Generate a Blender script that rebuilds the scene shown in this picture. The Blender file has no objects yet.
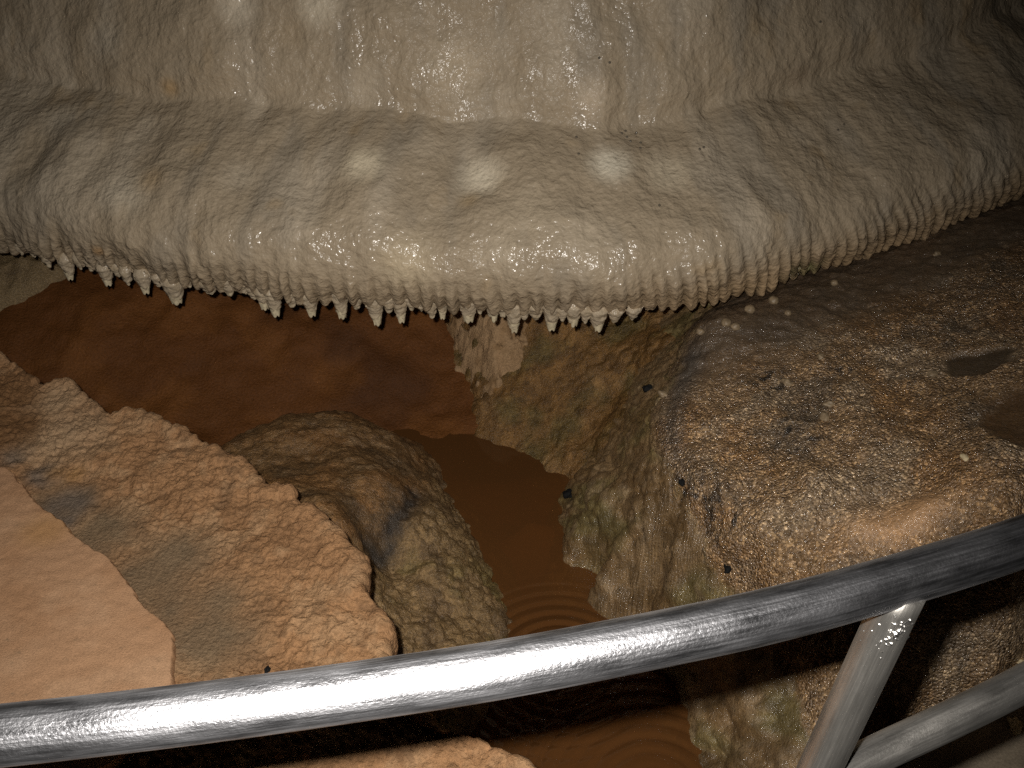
import bpy, math
import numpy as np

rng = np.random.default_rng(11)
S = bpy.context.scene
COL = S.collection

# ------------------------------------------------------------------ camera
CAM_Z = 1.75
PITCH = math.radians(35.0)
FPX = 1000.0
FWD = np.array([0.0, math.cos(PITCH), -math.sin(PITCH)])
UPV = np.array([0.0, math.sin(PITCH), math.cos(PITCH)])
RGT = np.array([1.0, 0.0, 0.0])
CAM = np.array([0.0, 0.0, CAM_Z])

cd = bpy.data.cameras.new('camera')
cd.sensor_fit = 'HORIZONTAL'
cd.sensor_width = 36.0
cd.lens = 36.0 * FPX / 1024.0
cd.clip_start = 0.02
cam = bpy.data.objects.new('camera', cd)
cam.location = CAM
cam.rotation_euler = (math.pi / 2 - PITCH, 0, 0)
COL.objects.link(cam)
S.camera = cam


def ray(px, py):
    return FWD + RGT * ((px - 512.0) / FPX) - UPV * ((py - 384.0) / FPX)


def atz(px, py, z):
    d = ray(px, py)
    t = (z - CAM_Z) / d[2]
    return CAM + d * t


def aty(px, py, y):
    d = ray(px, py)
    return CAM + d * (y / d[1])


def project(P):
    q = P - CAM
    dep = q @ FWD
    return 512.0 + FPX * (q @ RGT) / dep, 384.0 - FPX * (q @ UPV) / dep


# ------------------------------------------------------------------ noise
def _hash(ix, iy, iz, seed):
    h = (ix.astype(np.int64) * 374761393 + iy.astype(np.int64) * 668265263
         + iz.astype(np.int64) * 1274126177 + seed * 974634343) & 0xFFFFFFFF
    h = ((h ^ (h >> 13)) * 1274126177) & 0xFFFFFFFF
    h = ((h ^ (h >> 16)) * 2246822519) & 0xFFFFFFFF
    return h ^ (h >> 15)


def noise(P, f=1.0, seed=0):
    """smooth gradient noise, about -1..1"""
    Q = np.asarray(P, float).reshape(-1, 3) * f + 137.31
    I = np.floor(Q).astype(np.int64)
    F = Q - I
    W = F * F * F * (F * (F * 6 - 15) + 10)
    out = 0.0
    for dx in (0, 1):
        wx = W[:, 0] if dx else 1 - W[:, 0]
        for dy in (0, 1):
            wy = W[:, 1] if dy else 1 - W[:, 1]
            for dz in (0, 1):
                wz = W[:, 2] if dz else 1 - W[:, 2]
                h = _hash(I[:, 0] + dx, I[:, 1] + dy, I[:, 2] + dz, seed)
                # gradient noise from two hash slices
                a = (h & 0x3FF) / 1023.0 * 2 * math.pi
                c = ((h >> 10) & 0x3FF) / 1023.0 * 2 - 1
                s = np.sqrt(np.maximum(0, 1 - c * c))
                g = (s * np.cos(a) * (F[:, 0] - dx) + s * np.sin(a) * (F[:, 1] - dy) + c * (F[:, 2] - dz))
                out = out + wx * wy * wz * g
    return (out * 1.6).reshape(np.asarray(P).shape[:-1])


def fbm(P, f=1.0, oct=4, gain=0.5, seed=0):
    o = 0.0
    a = 1.0
    for k in range(oct):
        o = o + a * noise(P, f * 2.03 ** k, seed + k * 17)
        a *= gain
    return o


def worley(P, f=1.0, seed=0, ids=False):
    """distance to nearest feature point (cells of size 1/f), in cell units"""
    shp = np.asarray(P).shape[:-1]
    Q = np.asarray(P, float).reshape(-1, 3) * f + 91.7
    I = np.floor(Q).astype(np.int64)
    best = np.full(len(Q), 9.0)
    cid = np.zeros(len(Q))
    for dx in (-1, 0, 1):
        for dy in (-1, 0, 1):
            for dz in (-1, 0, 1):
                J = I + np.array([dx, dy, dz])
                h = _hash(J[:, 0], J[:, 1], J[:, 2], seed)
                fp = np.stack([(h & 0x3FF) / 1023.0, ((h >> 10) & 0x3FF) / 1023.0, ((h >> 20) & 0x3FF) / 1023.0], 1)
                d = ((J + fp - Q) ** 2).sum(1)
                cid = np.where(d < best, ((h >> 7) & 0xFFF) / 4095.0, cid)
                best = np.minimum(best, d)
    if ids:
        return np.sqrt(best).reshape(shp), cid.reshape(shp)
    return np.sqrt(best).reshape(shp)


def knob(w, r=0.8):
    """rounded knob profile from a cell distance"""
    return np.sqrt(np.maximum(0, 1 - (w / r) ** 2)) - .55


def tint(c, cid, amt):
    """every knob or grain has its own mineral shade"""
    return c * (1 + amt * (2 * cid - 1))[..., None]


def sstep(a, b, x):
    t = np.clip((x - a) / (b - a), 0, 1)
    return t * t * (3 - 2 * t)


def tps(ctrl, lam=1e-4):
    """ctrl: (n,3) world points -> function z(x,y) (thin plate spline)"""
    C = np.asarray(ctrl, float)
    n = len(C)
    d = np.linalg.norm(C[:, None, :2] - C[None, :, :2], axis=2)
    K = np.where(d > 1e-9, d * d * np.log(np.maximum(d, 1e-9)), 0.0) + lam * np.eye(n)
    A = np.zeros((n + 3, n + 3))
    A[:n, :n] = K
    A[:n, n] = 1
    A[:n, n + 1:] = C[:, :2]
    A[n, :n] = 1
    A[n + 1:, :n] = C[:, :2].T
    w = np.linalg.solve(A, np.r_[C[:, 2], 0, 0, 0])

    def f(X, Y):
        o = w[n] + w[n + 1] * X + w[n + 2] * Y
        for i in range(n):
            r2 = (X - C[i, 0]) ** 2 + (Y - C[i, 1]) ** 2
            o = o + w[i] * 0.5 * r2 * np.log(np.maximum(r2, 1e-12))
        return o
    return f


def crom(pts, n):
    """Catmull-Rom through pts (k,d), n samples evenly spaced by chord"""
    P = np.asarray(pts, float)
    P = np.vstack([2 * P[0] - P[1], P, 2 * P[-1] - P[-2]])
    out = []
    for i in range(1, len(P) - 2):
        t = np.linspace(0, 1, 40, endpoint=False)[:, None]
        a, b, c, d = P[i - 1], P[i], P[i + 1], P[i + 2]
        out.append(0.5 * (2 * b + (c - a) * t + (2 * a - 5 * b + 4 * c - d) * t * t + (3 * b - a - 3 * c + d) * t ** 3))
    out.append(P[-2][None])
    Q = np.vstack(out)
    s = np.r_[0, np.cumsum(np.linalg.norm(np.diff(Q, axis=0), axis=1))]
    u = np.linspace(0, s[-1], n)
    return np.stack([np.interp(u, s, Q[:, k]) for k in range(Q.shape[1])], 1)


def normals(P, wrap=False):
    if wrap:
        du = np.roll(P, -1, 0) - np.roll(P, 1, 0)
    else:
        du = np.gradient(P, axis=0)
    dv = np.gradient(P, axis=1)
    N = np.cross(du, dv)
    return N / np.maximum(np.linalg.norm(N, axis=2, keepdims=True), 1e-12)


# ------------------------------------------------------------------ mesh building
def grid_mesh(name, P, wrap=False, keep=None, col=None, attrs=None, uv=None, loc=(0, 0, 0), flip=False, extra=None):
    n, m = P.shape[:2]
    V = P.reshape(-1, 3) - np.asarray(loc)
    idx = np.arange(n * m).reshape(n, m)
    a = idx if wrap else idx[:-1]
    b = np.roll(idx, -1, 0) if wrap else idx[1:]
    Q = np.stack([a[:, :-1], b[:, :-1], b[:, 1:], a[:, 1:]], -1).reshape(-1, 4)
    if flip:
        Q = Q[:, ::-1]
    if keep is not None:
        k = keep.reshape(-1)
        Q = Q[k[Q].any(1)]
        used = np.zeros(len(V), bool)
        used[Q.ravel()] = True
        remap = np.cumsum(used) - 1
        Q = remap[Q]
        V = V[used]
    else:
        used = None
    me = bpy.data.meshes.new(name)
    me.vertices.add(len(V))
    me.vertices.foreach_set('co', V.astype(np.float32).ravel())
    me.loops.add(Q.size)
    me.loops.foreach_set('vertex_index', Q.astype(np.int32).ravel())
    me.polygons.add(len(Q))
    me.polygons.foreach_set('loop_start', np.arange(0, Q.size, 4, dtype=np.int32))
    me.polygons.foreach_set('loop_total', np.full(len(Q), 4, np.int32))
    me.polygons.foreach_set('use_smooth', np.ones(len(Q), bool))
    me.update(calc_edges=True)
    if col is not None:
        c = np.concatenate([col.reshape(-1, 3), np.ones((n * m, 1))], 1)
        if used is not None:
            c = c[used]
        at = me.color_attributes.new('Col', 'FLOAT_COLOR', 'POINT')
        at.data.foreach_set('color', c.astype(np.float32).ravel())
    for k, v in (attrs or {}).items():
        v = np.broadcast_to(v, (n, m)).reshape(-1)
        if used is not None:
            v = v[used]
        at = me.attributes.new(k, 'FLOAT', 'POINT')
        at.data.foreach_set('value', v.astype(np.float32))
    if uv is not None:
        u = uv.reshape(-1, 2)
        if used is not None:
            u = u[used]
        lay = me.uv_layers.new(name='UVMap')
        lay.data.foreach_set('uv', u[Q.ravel()].astype(np.float32).ravel())
    me.validate()
    return me


def link(name, me, mat, parent=None, loc=(0, 0, 0)):
    o = bpy.data.objects.new(name, me)
    if mat:
        me.materials.append(mat)
    o.location = loc
    COL.objects.link(o)
    if parent is not None:
        o.parent = parent
    return o


def empty(name, loc):
    o = bpy.data.objects.new(name, None)
    o.empty_display_size = 0.05
    o.location = loc
    COL.objects.link(o)
    return o


def tag(o, label=None, cat=None, group=None, kind=None):
    if label:
        o['label'] = label
    if cat:
        o['category'] = cat
    if group:
        o['group'] = group
    if kind:
        o['kind'] = kind
    return o


# ------------------------------------------------------------------ materials
def nodes(name):
    m = bpy.data.materials.new(name)
    m.use_nodes = True
    nt = m.node_tree
    return m, nt, nt.nodes['Principled BSDF'], nt.nodes['Material Output']


def N(nt, typ, **kw):
    n = nt.nodes.new(typ)
    for k, v in kw.items():
        if k in n.inputs.keys():
            n.inputs[k].default_value = v
        else:
            setattr(n, k, v)
    return n


def rock_mat(name, rough=0.6, spec=0.4, grain=260.0, grain_amt=0.35, grain_bump=0.0015,
             grit=0.0, grit_scale=190.0, grit_bump=0.003, coat=0.0, rough_grit=0.2, detail=4.0, wet=False):
    """stone: painted-in mineral colour (attribute Col) broken up by fine procedural grain; grit = shiny little crystals where attribute Grit is high"""
    m, nt, bs, out = nodes(name)
    L = nt.links.new
    tc = N(nt, 'ShaderNodeNewGeometry')
    at = N(nt, 'ShaderNodeAttribute', attribute_name='Col')
    nz = N(nt, 'ShaderNodeTexNoise', Scale=grain, Detail=detail, Roughness=0.65)
    L(tc.outputs['Position'], nz.inputs['Vector'])
    mr = N(nt, 'ShaderNodeMapRange')
    mr.inputs['From Min'].default_value = 0.25
    mr.inputs['From Max'].default_value = 0.75
    mr.inputs['To Min'].default_value = 1 - grain_amt
    mr.inputs['To Max'].default_value = 1 + grain_amt
    L(nz.outputs['Fac'], mr.inputs['Value'])
    mul = N(nt, 'ShaderNodeVectorMath', operation='SCALE')
    L(at.outputs['Color'], mul.inputs[0])
    L(mr.outputs['Result'], mul.inputs['Scale'])
    L(mul.outputs['Vector'], bs.inputs['Base Color'])
    bs.inputs['Roughness'].default_value = rough
    bs.inputs['Specular IOR Level'].default_value = spec
    bs.inputs['Coat Weight'].default_value = coat
    bs.inputs['Coat Roughness'].default_value = 0.2
    b1 = N(nt, 'ShaderNodeBump', Strength=1.0, Distance=grain_bump)
    L(nz.outputs['Fac'], b1.inputs['Height'])
    last = b1
    if grit > 0:
        ga = N(nt, 'ShaderNodeAttribute', attribute_name='Grit')
        vo = N(nt, 'ShaderNodeTexVoronoi', Scale=grit_scale, Randomness=1.0)
        L(tc.outputs['Position'], vo.inputs['Vector'])
        b2 = N(nt, 'ShaderNodeBump', Distance=grit_bump)
        b2.invert = True
        L(vo.outputs['Distance'], b2.inputs['Height'])
        L(b1.outputs['Normal'], b2.inputs['Normal'])
        L(ga.outputs['Fac'], b2.inputs['Strength'])
        last = b2
        # every crystal has its own tint
        sp = N(nt, 'ShaderNodeSeparateColor')
        L(vo.outputs['Color'], sp.inputs['Color'])
        rp = N(nt, 'ShaderNodeValToRGB')
        rp.color_ramp.elements[0].position = 0.0
        rp.color_ramp.elements[0].color = (0.55, 0.5, 0.45, 1)
        rp.color_ramp.elements[1].position = 1.0
        rp.color_ramp.elements[1].color = (2.4, 2.4, 2.3, 1)
        e = rp.color_ramp.elements.new(0.8)
        e.color = (1.0, 0.97, 0.92, 1)
        L(sp.outputs['Red'], rp.inputs['Fac'])
        mx = N(nt, 'ShaderNodeMix', data_type='RGBA', blend_type='MULTIPLY')
        gm = N(nt, 'ShaderNodeMath', operation='MULTIPLY')
        gm.inputs[1].default_value = grit
        L(ga.outputs['Fac'], gm.inputs[0])
        L(gm.outputs[0], mx.inputs[0])
        L(mul.outputs['Vector'], mx.inputs[6])
        L(rp.outputs['Color'], mx.inputs[7])
        L(mx.outputs[2], bs.inputs['Base Color'])
        # some crystals are glassy
        rr = N(nt, 'ShaderNodeMapRange')
        rr.inputs['From Min'].default_value = 0.45
        rr.inputs['From Max'].default_value = 0.75
        rr.inputs['To Min'].default_value = rough
        rr.inputs['To Max'].default_value = rough_grit
        L(sp.outputs['Green'], rr.inputs['Value'])
        L(rr.outputs['Result'], bs.inputs['Roughness'])
    L(last.outputs['Normal'], bs.inputs['Normal'])
    if wet:
        wa = N(nt, 'ShaderNodeAttribute', attribute_name='Wet')
        L(wa.outputs['Fac'], bs.inputs['Coat Weight'])
    if coat > 0:
        L(last.outputs['Normal'], bs.inputs['Coat Normal'])
    return m


def metal_mat(name, base, rough, dark=0.5, smear=0.5, metallic=1.0, aniso=0.35):
    m, nt, bs, out = nodes(name)
    L = nt.links.new
    uv = N(nt, 'ShaderNodeUVMap')
    mp = N(nt, 'ShaderNodeMapping')
    mp.inputs['Scale'].default_value = (9.0, 420.0, 1.0)
    L(uv.outputs['UV'], mp.inputs['Vector'])
    sc = N(nt, 'ShaderNodeTexNoise', Scale=1.0, Detail=5.0, Roughness=0.7)      # long brushed scratches
    L(mp.outputs['Vector'], sc.inputs['Vector'])
    mp2 = N(nt, 'ShaderNodeMapping')
    mp2.inputs['Scale'].default_value = (14.0, 60.0, 1.0)
    L(uv.outputs['UV'], mp2.inputs['Vector'])
    bl = N(nt, 'ShaderNodeTexNoise', Scale=1.0, Detail=6.0, Roughness=0.6)      # tarnish
    L(mp2.outputs['Vector'], bl.inputs['Vector'])
    rp = N(nt, 'ShaderNodeValToRGB')
    rp.color_ramp.elements[0].position = 0.35
    rp.color_ramp.elements[0].color = tuple(c * (1 - dark) for c in base) + (1,)
    rp.color_ramp.elements[1].position = 0.62
    rp.color_ramp.elements[1].color = tuple(base) + (1,)
    L(bl.outputs['Fac'], rp.inputs['Fac'])
    L(rp.outputs['Color'], bs.inputs['Base Color'])
    bs.inputs['Metallic'].default_value = metallic
    bs.inputs['Anisotropic'].default_value = aniso
    bs.inputs['Anisotropic Rotation'].default_value = 0.25
    tg = N(nt, 'ShaderNodeTangent', direction_type='UV_MAP')
    L(tg.outputs['Tangent'], bs.inputs['Tangent'])
    rr = N(nt, 'ShaderNodeMapRange')
    rr.inputs['From Min'].default_value = 0.3
    rr.inputs['From Max'].default_value = 0.7
    rr.inputs['To Min'].default_value = rough - 0.08
    rr.inputs['To Max'].default_value = rough + 0.12
    L(sc.outputs['Fac'], rr.inputs['Value'])
    L(rr.outputs['Result'], bs.inputs['Roughness'])
    # pits
    nz = N(nt, 'ShaderNodeTexNoise', Scale=1.0, Detail=3.0, Roughness=0.6)
    mp3 = N(nt, 'ShaderNodeMapping')
    mp3.inputs['Scale'].default_value = (260.0, 420.0, 1.0)
    L(uv.outputs['UV'], mp3.inputs['Vector'])
    L(mp3.outputs['Vector'], nz.inputs['Vector'])
    b0 = N(nt, 'ShaderNodeBump', Strength=smear, Distance=0.0005)
    L(nz.outputs['Fac'], b0.inputs['Height'])
    b1 = N(nt, 'ShaderNodeBump', Strength=0.5, Distance=0.0004)
    L(sc.outputs['Fac'], b1.inputs['Height'])
    L(b0.outputs['Normal'], b1.inputs['Normal'])
    L(b1.outputs['Normal'], bs.inputs['Normal'])
    return m


M = {}
M['flow'] = rock_mat('wet_flowstone', rough=0.6, spec=0.25, grain=66.0, grain_amt=0.08, grain_bump=0.0062, coat=0.5, detail=1.8, wet=True)
M['crust'] = rock_mat('tan_crust', rough=0.7, spec=0.3, grain=170.0, grain_amt=0.32, grain_bump=0.005)
M['sand'] = rock_mat('fine_sand', rough=0.8, spec=0.2, grain=330.0, grain_amt=0.22, grain_bump=0.0016)
M['boulder'] = rock_mat('knobbly_limestone', rough=0.45, spec=0.45, grain=190.0, grain_amt=0.5, grain_bump=0.006, coat=0.15)
M['mound'] = rock_mat('gritty_limestone', rough=0.5, spec=0.8, grain=170.0, grain_amt=0.3, grain_bump=0.004, grit=0.9, grit_scale=200.0, grit_bump=0.005, rough_grit=0.17, coat=0.5)
M['mud'] = rock_mat('brown_mud', rough=0.6, spec=0.25, grain=150.0, grain_amt=0.3, grain_bump=0.005)
M['concrete'] = rock_mat('grey_concrete', rough=0.8, spec=0.2, grain=220.0, grain_amt=0.3, grain_bump=0.0015)
M['rail'] = metal_mat('brushed_steel', (0.62, 0.62, 0.65), 0.36, dark=0.75, metallic=0.98, smear=1.0)
M['post'] = metal_mat('grey_steel', (0.66, 0.63, 0.58), 0.36, dark=0.35, smear=0.25, metallic=0.9, aniso=0.0)
M['lower'] = metal_mat('dull_steel', (0.46, 0.44, 0.41), 0.45, dark=0.55, metallic=0.85)
M['weld'] = metal_mat('weld_bead', (0.75, 0.73, 0.70), 0.4, dark=0.3, smear=0.9)


def water_mat():
    m, nt, bs, out = nodes('murky_water')
    L = nt.links.new
    for n in (bs,):
        nt.nodes.remove(n)
    df = N(nt, 'ShaderNodeBsdfDiffuse')
    df.inputs['Color'].default_value = (0.155, 0.066, 0.021, 1)
    tr = N(nt, 'ShaderNodeBsdfTransparent')
    tr.inputs['Color'].default_value = (0.80, 0.58, 0.34, 1)
    mx = N(nt, 'ShaderNodeMixShader')
    mx.inputs[0].default_value = 0.62
    L(tr.outputs[0], mx.inputs[1])
    L(df.outputs[0], mx.inputs[2])
    gl = N(nt, 'ShaderNodeBsdfGlossy', Roughness=0.06)
    fr = N(nt, 'ShaderNodeFresnel', IOR=1.33)
    m2 = N(nt, 'ShaderNodeMixShader')
    L(fr.outputs[0], m2.inputs[0])
    L(mx.outputs[0], m2.inputs[1])
    L(gl.outputs[0], m2.inputs[2])
    L(m2.outputs[0], out.inputs['Surface'])
    return m


M['water'] = water_mat()


def plain(name, colr, rough, spec=0.5, scale=150.0, amt=0.25):
    m, nt, bs, out = nodes(name)
    L = nt.links.new
    g = N(nt, 'ShaderNodeNewGeometry')
    nz = N(nt, 'ShaderNodeTexNoise', Scale=scale, Detail=3.0)
    L(g.outputs['Position'], nz.inputs['Vector'])
    rp = N(nt, 'ShaderNodeValToRGB')
    rp.color_ramp.elements[0].position = 0.3
    rp.color_ramp.elements[0].color = tuple(c * (1 - amt) for c in colr) + (1,)
    rp.color_ramp.elements[1].position = 0.7
    rp.color_ramp.elements[1].color = tuple(min(1, c * (1 + amt)) for c in colr) + (1,)
    L(nz.outputs['Fac'], rp.inputs['Fac'])
    L(rp.outputs['Color'], bs.inputs['Base Color'])
    bs.inputs['Roughness'].default_value = rough
    bs.inputs['Specular IOR Level'].default_value = spec
    bp = N(nt, 'ShaderNodeBump', Strength=0.6, Distance=0.001)
    L(nz.outputs['Fac'], bp.inputs['Height'])
    L(bp.outputs['Normal'], bs.inputs['Normal'])
    return m


M['pale_stone'] = plain('pale_calcite', (0.24, 0.175, 0.105), 0.5)
M['cream'] = plain('broken_calcite', (0.62, 0.53, 0.36), 0.35)
M['black_stone'] = plain('black_stone', (0.007, 0.007, 0.007), 0.8, spec=0.2)
M['drop'] = plain('water_droplet', (0.13, 0.11, 0.085), 0.04, spec=0.8, amt=0.05)
M['chip'] = plain('yellowed_stone', (0.62, 0.50, 0.30), 0.7)


# ------------------------------------------------------------------ colour fields
def lin(r, g, b):
    v = np.array([r, g, b], float) / 255.0
    return np.where(v <= 0.04045, v / 12.92, ((v + 0.055) / 1.055) ** 2.4)


def blend(base, c, mask):
    return base * (1 - mask[..., None]) + np.asarray(c) * mask[..., None]


def spot(P, c, r, soft=0.5):
    d = np.linalg.norm(P - np.asarray(c), axis=-1)
    return 1 - sstep(r * (1 - soft), r * (1 + soft), d)


# ================================================================== FLOWSTONE
LIP = [(-420, 130, .62), (-260, 183, .58), (-120, 222, .56), (0, 246, .55), (70, 262, .55), (170, 281, .55), (300, 296, .55), (400, 302, .55),
       (460, 304, .55), (530, 308, .55), (600, 312, .55), (650, 308, .55), (710, 299, .55), (780, 281, .555), (850, 257, .565), (920, 232, .58), (980, 210, .60),
       (1030, 188, .62), (1080, 155, .64), (1140, 100, .68), (1200, 30, .72)]
lipw = np.array([atz(*p) for p in LIP])
NU, NV = 1300, 430
lip = crom(lipw, NU)
tan = np.gradient(lip[:, :2], axis=0)
# smooth the outward direction so the mass bulges evenly
outd = np.stack([tan[:, 1], -tan[:, 0]], 1)
outd /= np.linalg.norm(outd, axis=1, keepdims=True)
k = np.hanning(341)
k /= k.sum()
outd = np.stack([np.convolve(np.pad(outd[:, i], 170, mode='edge'), k, 'valid') for i in range(2)], 1)
outd /= np.linalg.norm(outd, axis=1, keepdims=True)

PROF_IN = [(-0.75, 0.02), (-0.5, 0.045), (-0.28, 0.05), (-0.13, 0.04), (-0.045, 0.012)]
PROF = [(0.0, 0.0), (0.022, 0.03), (0.038, 0.07), (0.041, 0.118), (0.022, 0.168), (-0.028, 0.212), (-0.105, 0.250),
        (-0.185, 0.292), (-0.272, 0.334), (-0.296, 0.356), (-0.306, 0.41), (-0.335, 0.50), (-0.375, 0.60), (-0.44, 0.75)]
PROF_UP = [(-0.53, 0.95), (-0.60, 1.2), (-0.64, 1.6), (-0.66, 2.1)]
pa = crom(PROF_IN + [PROF[0]], 46)[:-1]
pb = crom(PROF, 350)
pc = crom([PROF[-1]] + PROF_UP, NV - 45 - 350 + 1)[1:]
prof = np.vstack([pa, pb, pc])
NV = len(prof)
i_lip = len(pa)
zone = np.arange(NV)

sarc = np.r_[0, np.cumsum(np.linalg.norm(np.diff(lip[:, :2], axis=0), axis=1))]
# the fold above the ledge wanders up and down
wob = 0.10 * noise(np.stack([sarc * 1.0, 0 * sarc, 0 * sarc], 1), 2.6, 5) + 0.05 * noise(np.stack([sarc, 0 * sarc, 0 * sarc], 1), 6.0, 6)
hs = 1.0 + wob
dzp = prof[:, 1]
fac = sstep(0.10, 0.30, dzp)
Pf = np.zeros((NU, NV, 3))
off = prof[:, 0][None, :] * (1.0 + 0.5 * (hs[:, None] - 1) * fac[None])
Pf[:, :, 0] = lip[:, None, 0] + outd[:, None, 0] * off
Pf[:, :, 1] = lip[:, None, 1] + outd[:, None, 1] * off
Pf[:, :, 2] = lip[:, None, 2] + dzp[None, :] * (1 + (hs[:, None] - 1) * fac[None])
Sg = np.broadcast_to(sarc[:, None], (NU, NV))
Dg = np.broadcast_to(dzp[None, :], (NU, NV))
Vg = np.broadcast_to(np.r_[0, np.cumsum(np.linalg.norm(np.diff(prof, axis=0), axis=1))][None], (NU, NV))
front = np.broadcast_to((zone >= i_lip - 8)[None, :].astype(float), (NU, NV))
nf = normals(Pf)
SV = np.stack([Sg, Vg, 0 * Sg], -1)
# broad lumps and draped swags
d = 0.016 * fbm(Pf * np.array([1, 1, .8]), 4.2, 2, .5, 1)
d += 0.007 * fbm(SV * np.array([1, .75, 1]), 11.0, 2, .5, 21)
# smooth rolls running across the upper sheet (little terraces)
d += 0.008 * noise(SV * np.array([.45, 1.5, 1]), 8.0, 31) * sstep(.30, .42, Dg)
# drips running down: elongated streaks, stronger low on the curtain
str_ = fbm(SV * np.array([1, .30, 1]) + np.array([0, 0, 4.0]), 28.0, 2, .5, 41)
d += str_ * (0.0016 + 0.0035 * (1 - sstep(.05, .24, Dg)))
# dimpled wet skin
d += 0.0020 * noise(SV * np.array([1, .8, 1]), 40.0, 51)
d += 0.0011 * noise(SV * np.array([1, .9, 1]), 85.0, 52)
# flutes: ribs that end at the lip; they rake sideways on the right-hand flank
px_l, py_l = project(lip)
rake = np.interp(px_l, [0, 200, 450, 600, 760, 900, 1020], [-0.35, -0.25, 0.0, 0.15, 0.35, 0.55, 0.6])[:, None]
ph = (Sg + rake * np.clip(Dg, 0, .3)) + 0.010 * noise(SV, 9.0, 61)
dens = 30.0
rib = np.abs(np.sin(math.pi * (ph * dens + 0.35 * noise(np.stack([ph, 0 * ph, 0 * ph], -1), 14.0, 62))))
rib2 = np.abs(np.sin(math.pi * (ph * dens * 1.83 + 0.3)))
right = np.interp(px_l, [550, 720, 1024], [0.0, 1.0, 1.25])[:, None]
ribm = (1 - sstep(0.02, 0.115 + 0.07 * right, np.abs(Dg))) * front * (0.75 + 0.5 * noise(SV, 7.0, 63))
d += ribm * (0.017 + .005 * right) * (rib ** 0.6 - .6) + ribm * 0.006 * (rib2 ** .7 - .5)
# ripples across each rib, like melted wax
d += ribm * 0.0026 * noise(SV * np.array([.9, 1.1, 1]), 48.0, 64)
# ragged hem
hem = (1 - sstep(0.0, 0.035, np.abs(Dg))) * (np.abs(zone - i_lip) < 60)[None, :]
P2 = Pf + nf * d[..., None] * np.where(front > 0, 1.0, 0.55)[..., None]
P2[:, :, 2] -= hem * (0.010 * (rib ** .8) + 0.008 * fbm(SV, 22.0, 2, .5, 71))

# mineral colour; one of the pale spots below is a painted highlight
cf = np.empty(P2.shape)
cf[:] = (0.388, 0.308, 0.212)
g = fbm(SV * np.array([1, .35, 1]), 7.0, 3, .55, 81)
cf = blend(cf, (0.33, 0.275, 0.205), sstep(0.0, 0.7, g) * 0.75)
g = fbm(SV * np.array([1, .5, 1]), 5.0, 3, .5, 85)
cf = blend(cf, (0.52, 0.435, 0.325), sstep(0.1, .7, g) * 0.6)
g = fbm(SV * np.array([1, .8, 1]), 9.0, 3, .5, 91)
cf = blend(cf, (0.40, 0.285, 0.16), sstep(0.45, 0.95, g) * 0.5)
# buff hem, darker colour in the grooves of the curtain
cf = blend(cf, (0.43, 0.285, 0.15), (1 - sstep(.0, .14, np.abs(Dg))) * np.clip(.25 + .75 * right, 0, 1) * .8)
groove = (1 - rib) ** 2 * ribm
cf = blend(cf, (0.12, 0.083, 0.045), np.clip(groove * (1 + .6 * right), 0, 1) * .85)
pxs, pys = project(P2)
vis = front > 0


def surf(px, py):
    q = (pxs - px) ** 2 + (pys - py) ** 2 + np.where(vis, 0, 1e6)
    i = np.unravel_index(np.argmin(q), q.shape)
    return P2[i]


for (x, y, r, w, c) in [(364, 164, .050, .85, (.80, .69, .50)), (481, 178, .055, .9, (.82, .72, .55)), (610, 164, .050, 1.0, (.86, .78, .62)),
                        (668, 172, .06, .6, (.70, .60, .44)), (125, 192, .065, .55, (.66, .58, .45)), (405, 262, .07, .6, (.66, .54, .36)),
                        (236, 3, .05, .75, (.78, .68, .53)), (318, 5, .05, .7, (.74, .65, .5)), (455, 68, .07, .5, (.66, .55, .40)),
                        (60, 120, .05, .45, (.6, .53, .42)), (240, 178, .05, .4, (.6, .52, .4)), (530, 215, .08, .35, (.6, .5, .36)),
                        (590, 98, .05, .5, (.72, .58, .42)), (105, 40, .05, .4, (.62, .55, .44)), (365, 85, .05, .4, (.62, .54, .42)),  # first spot here is a bright highlight put into the colour
                        (585, 235, .08, .35, (.62, .53, .4)), (690, 30, .06, .2, (.55, .46, .35)), (500, 255, .05, .4, (.66, .56, .42))]:
    cf = blend(cf, c, spot(P2, surf(x, y), r * .78, .95) * w * .85)
for (x, y, r, w, c) in [(170, 88, .02, .5, (.45, .27, .10)), (290, 35, .03, .2, (.4, .28, .15)), (150, 180, .03, .35, (.45, .28, .12)), (795, 272, .03, .7, (.10, .09, .04)),
                        (810, 268, .03, .6, (.16, .17, .06)), (97, 252, .015, .6, (.40, .22, .08)), (800, 75, .03, .4, (.16, .11, .07)), (470, 200, .02, .3, (.5, .33, .14))]:
    cf = blend(cf, c, spot(P2, surf(x, y), r, .9) * w)

FB = lip[NU // 2].copy()
flow = empty('flowstone', tuple(FB))
tag(flow, 'huge wet grey-brown flowstone mass bulging over the pool, fringed with small stalactites', 'flowstone')
# film of water: patchy, heaviest on the roll of the lip
wetm = sstep(-.05, .45, fbm(SV * np.array([1, .8, 1]), 10.0, 3, .6, 95)) * .9
wetm = np.maximum(wetm, .12) * (1 - .45 * sstep(.42, .7, Dg))
wetm = np.maximum(wetm, np.exp(-((Dg - .165) / .045) ** 2) * (.55 + .9 * noise(SV, 13.0, 96)))
wetm = wetm * front
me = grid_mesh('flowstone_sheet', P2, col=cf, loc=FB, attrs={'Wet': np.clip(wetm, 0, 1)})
link('sheet', me, M['flow'], flow)

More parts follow.
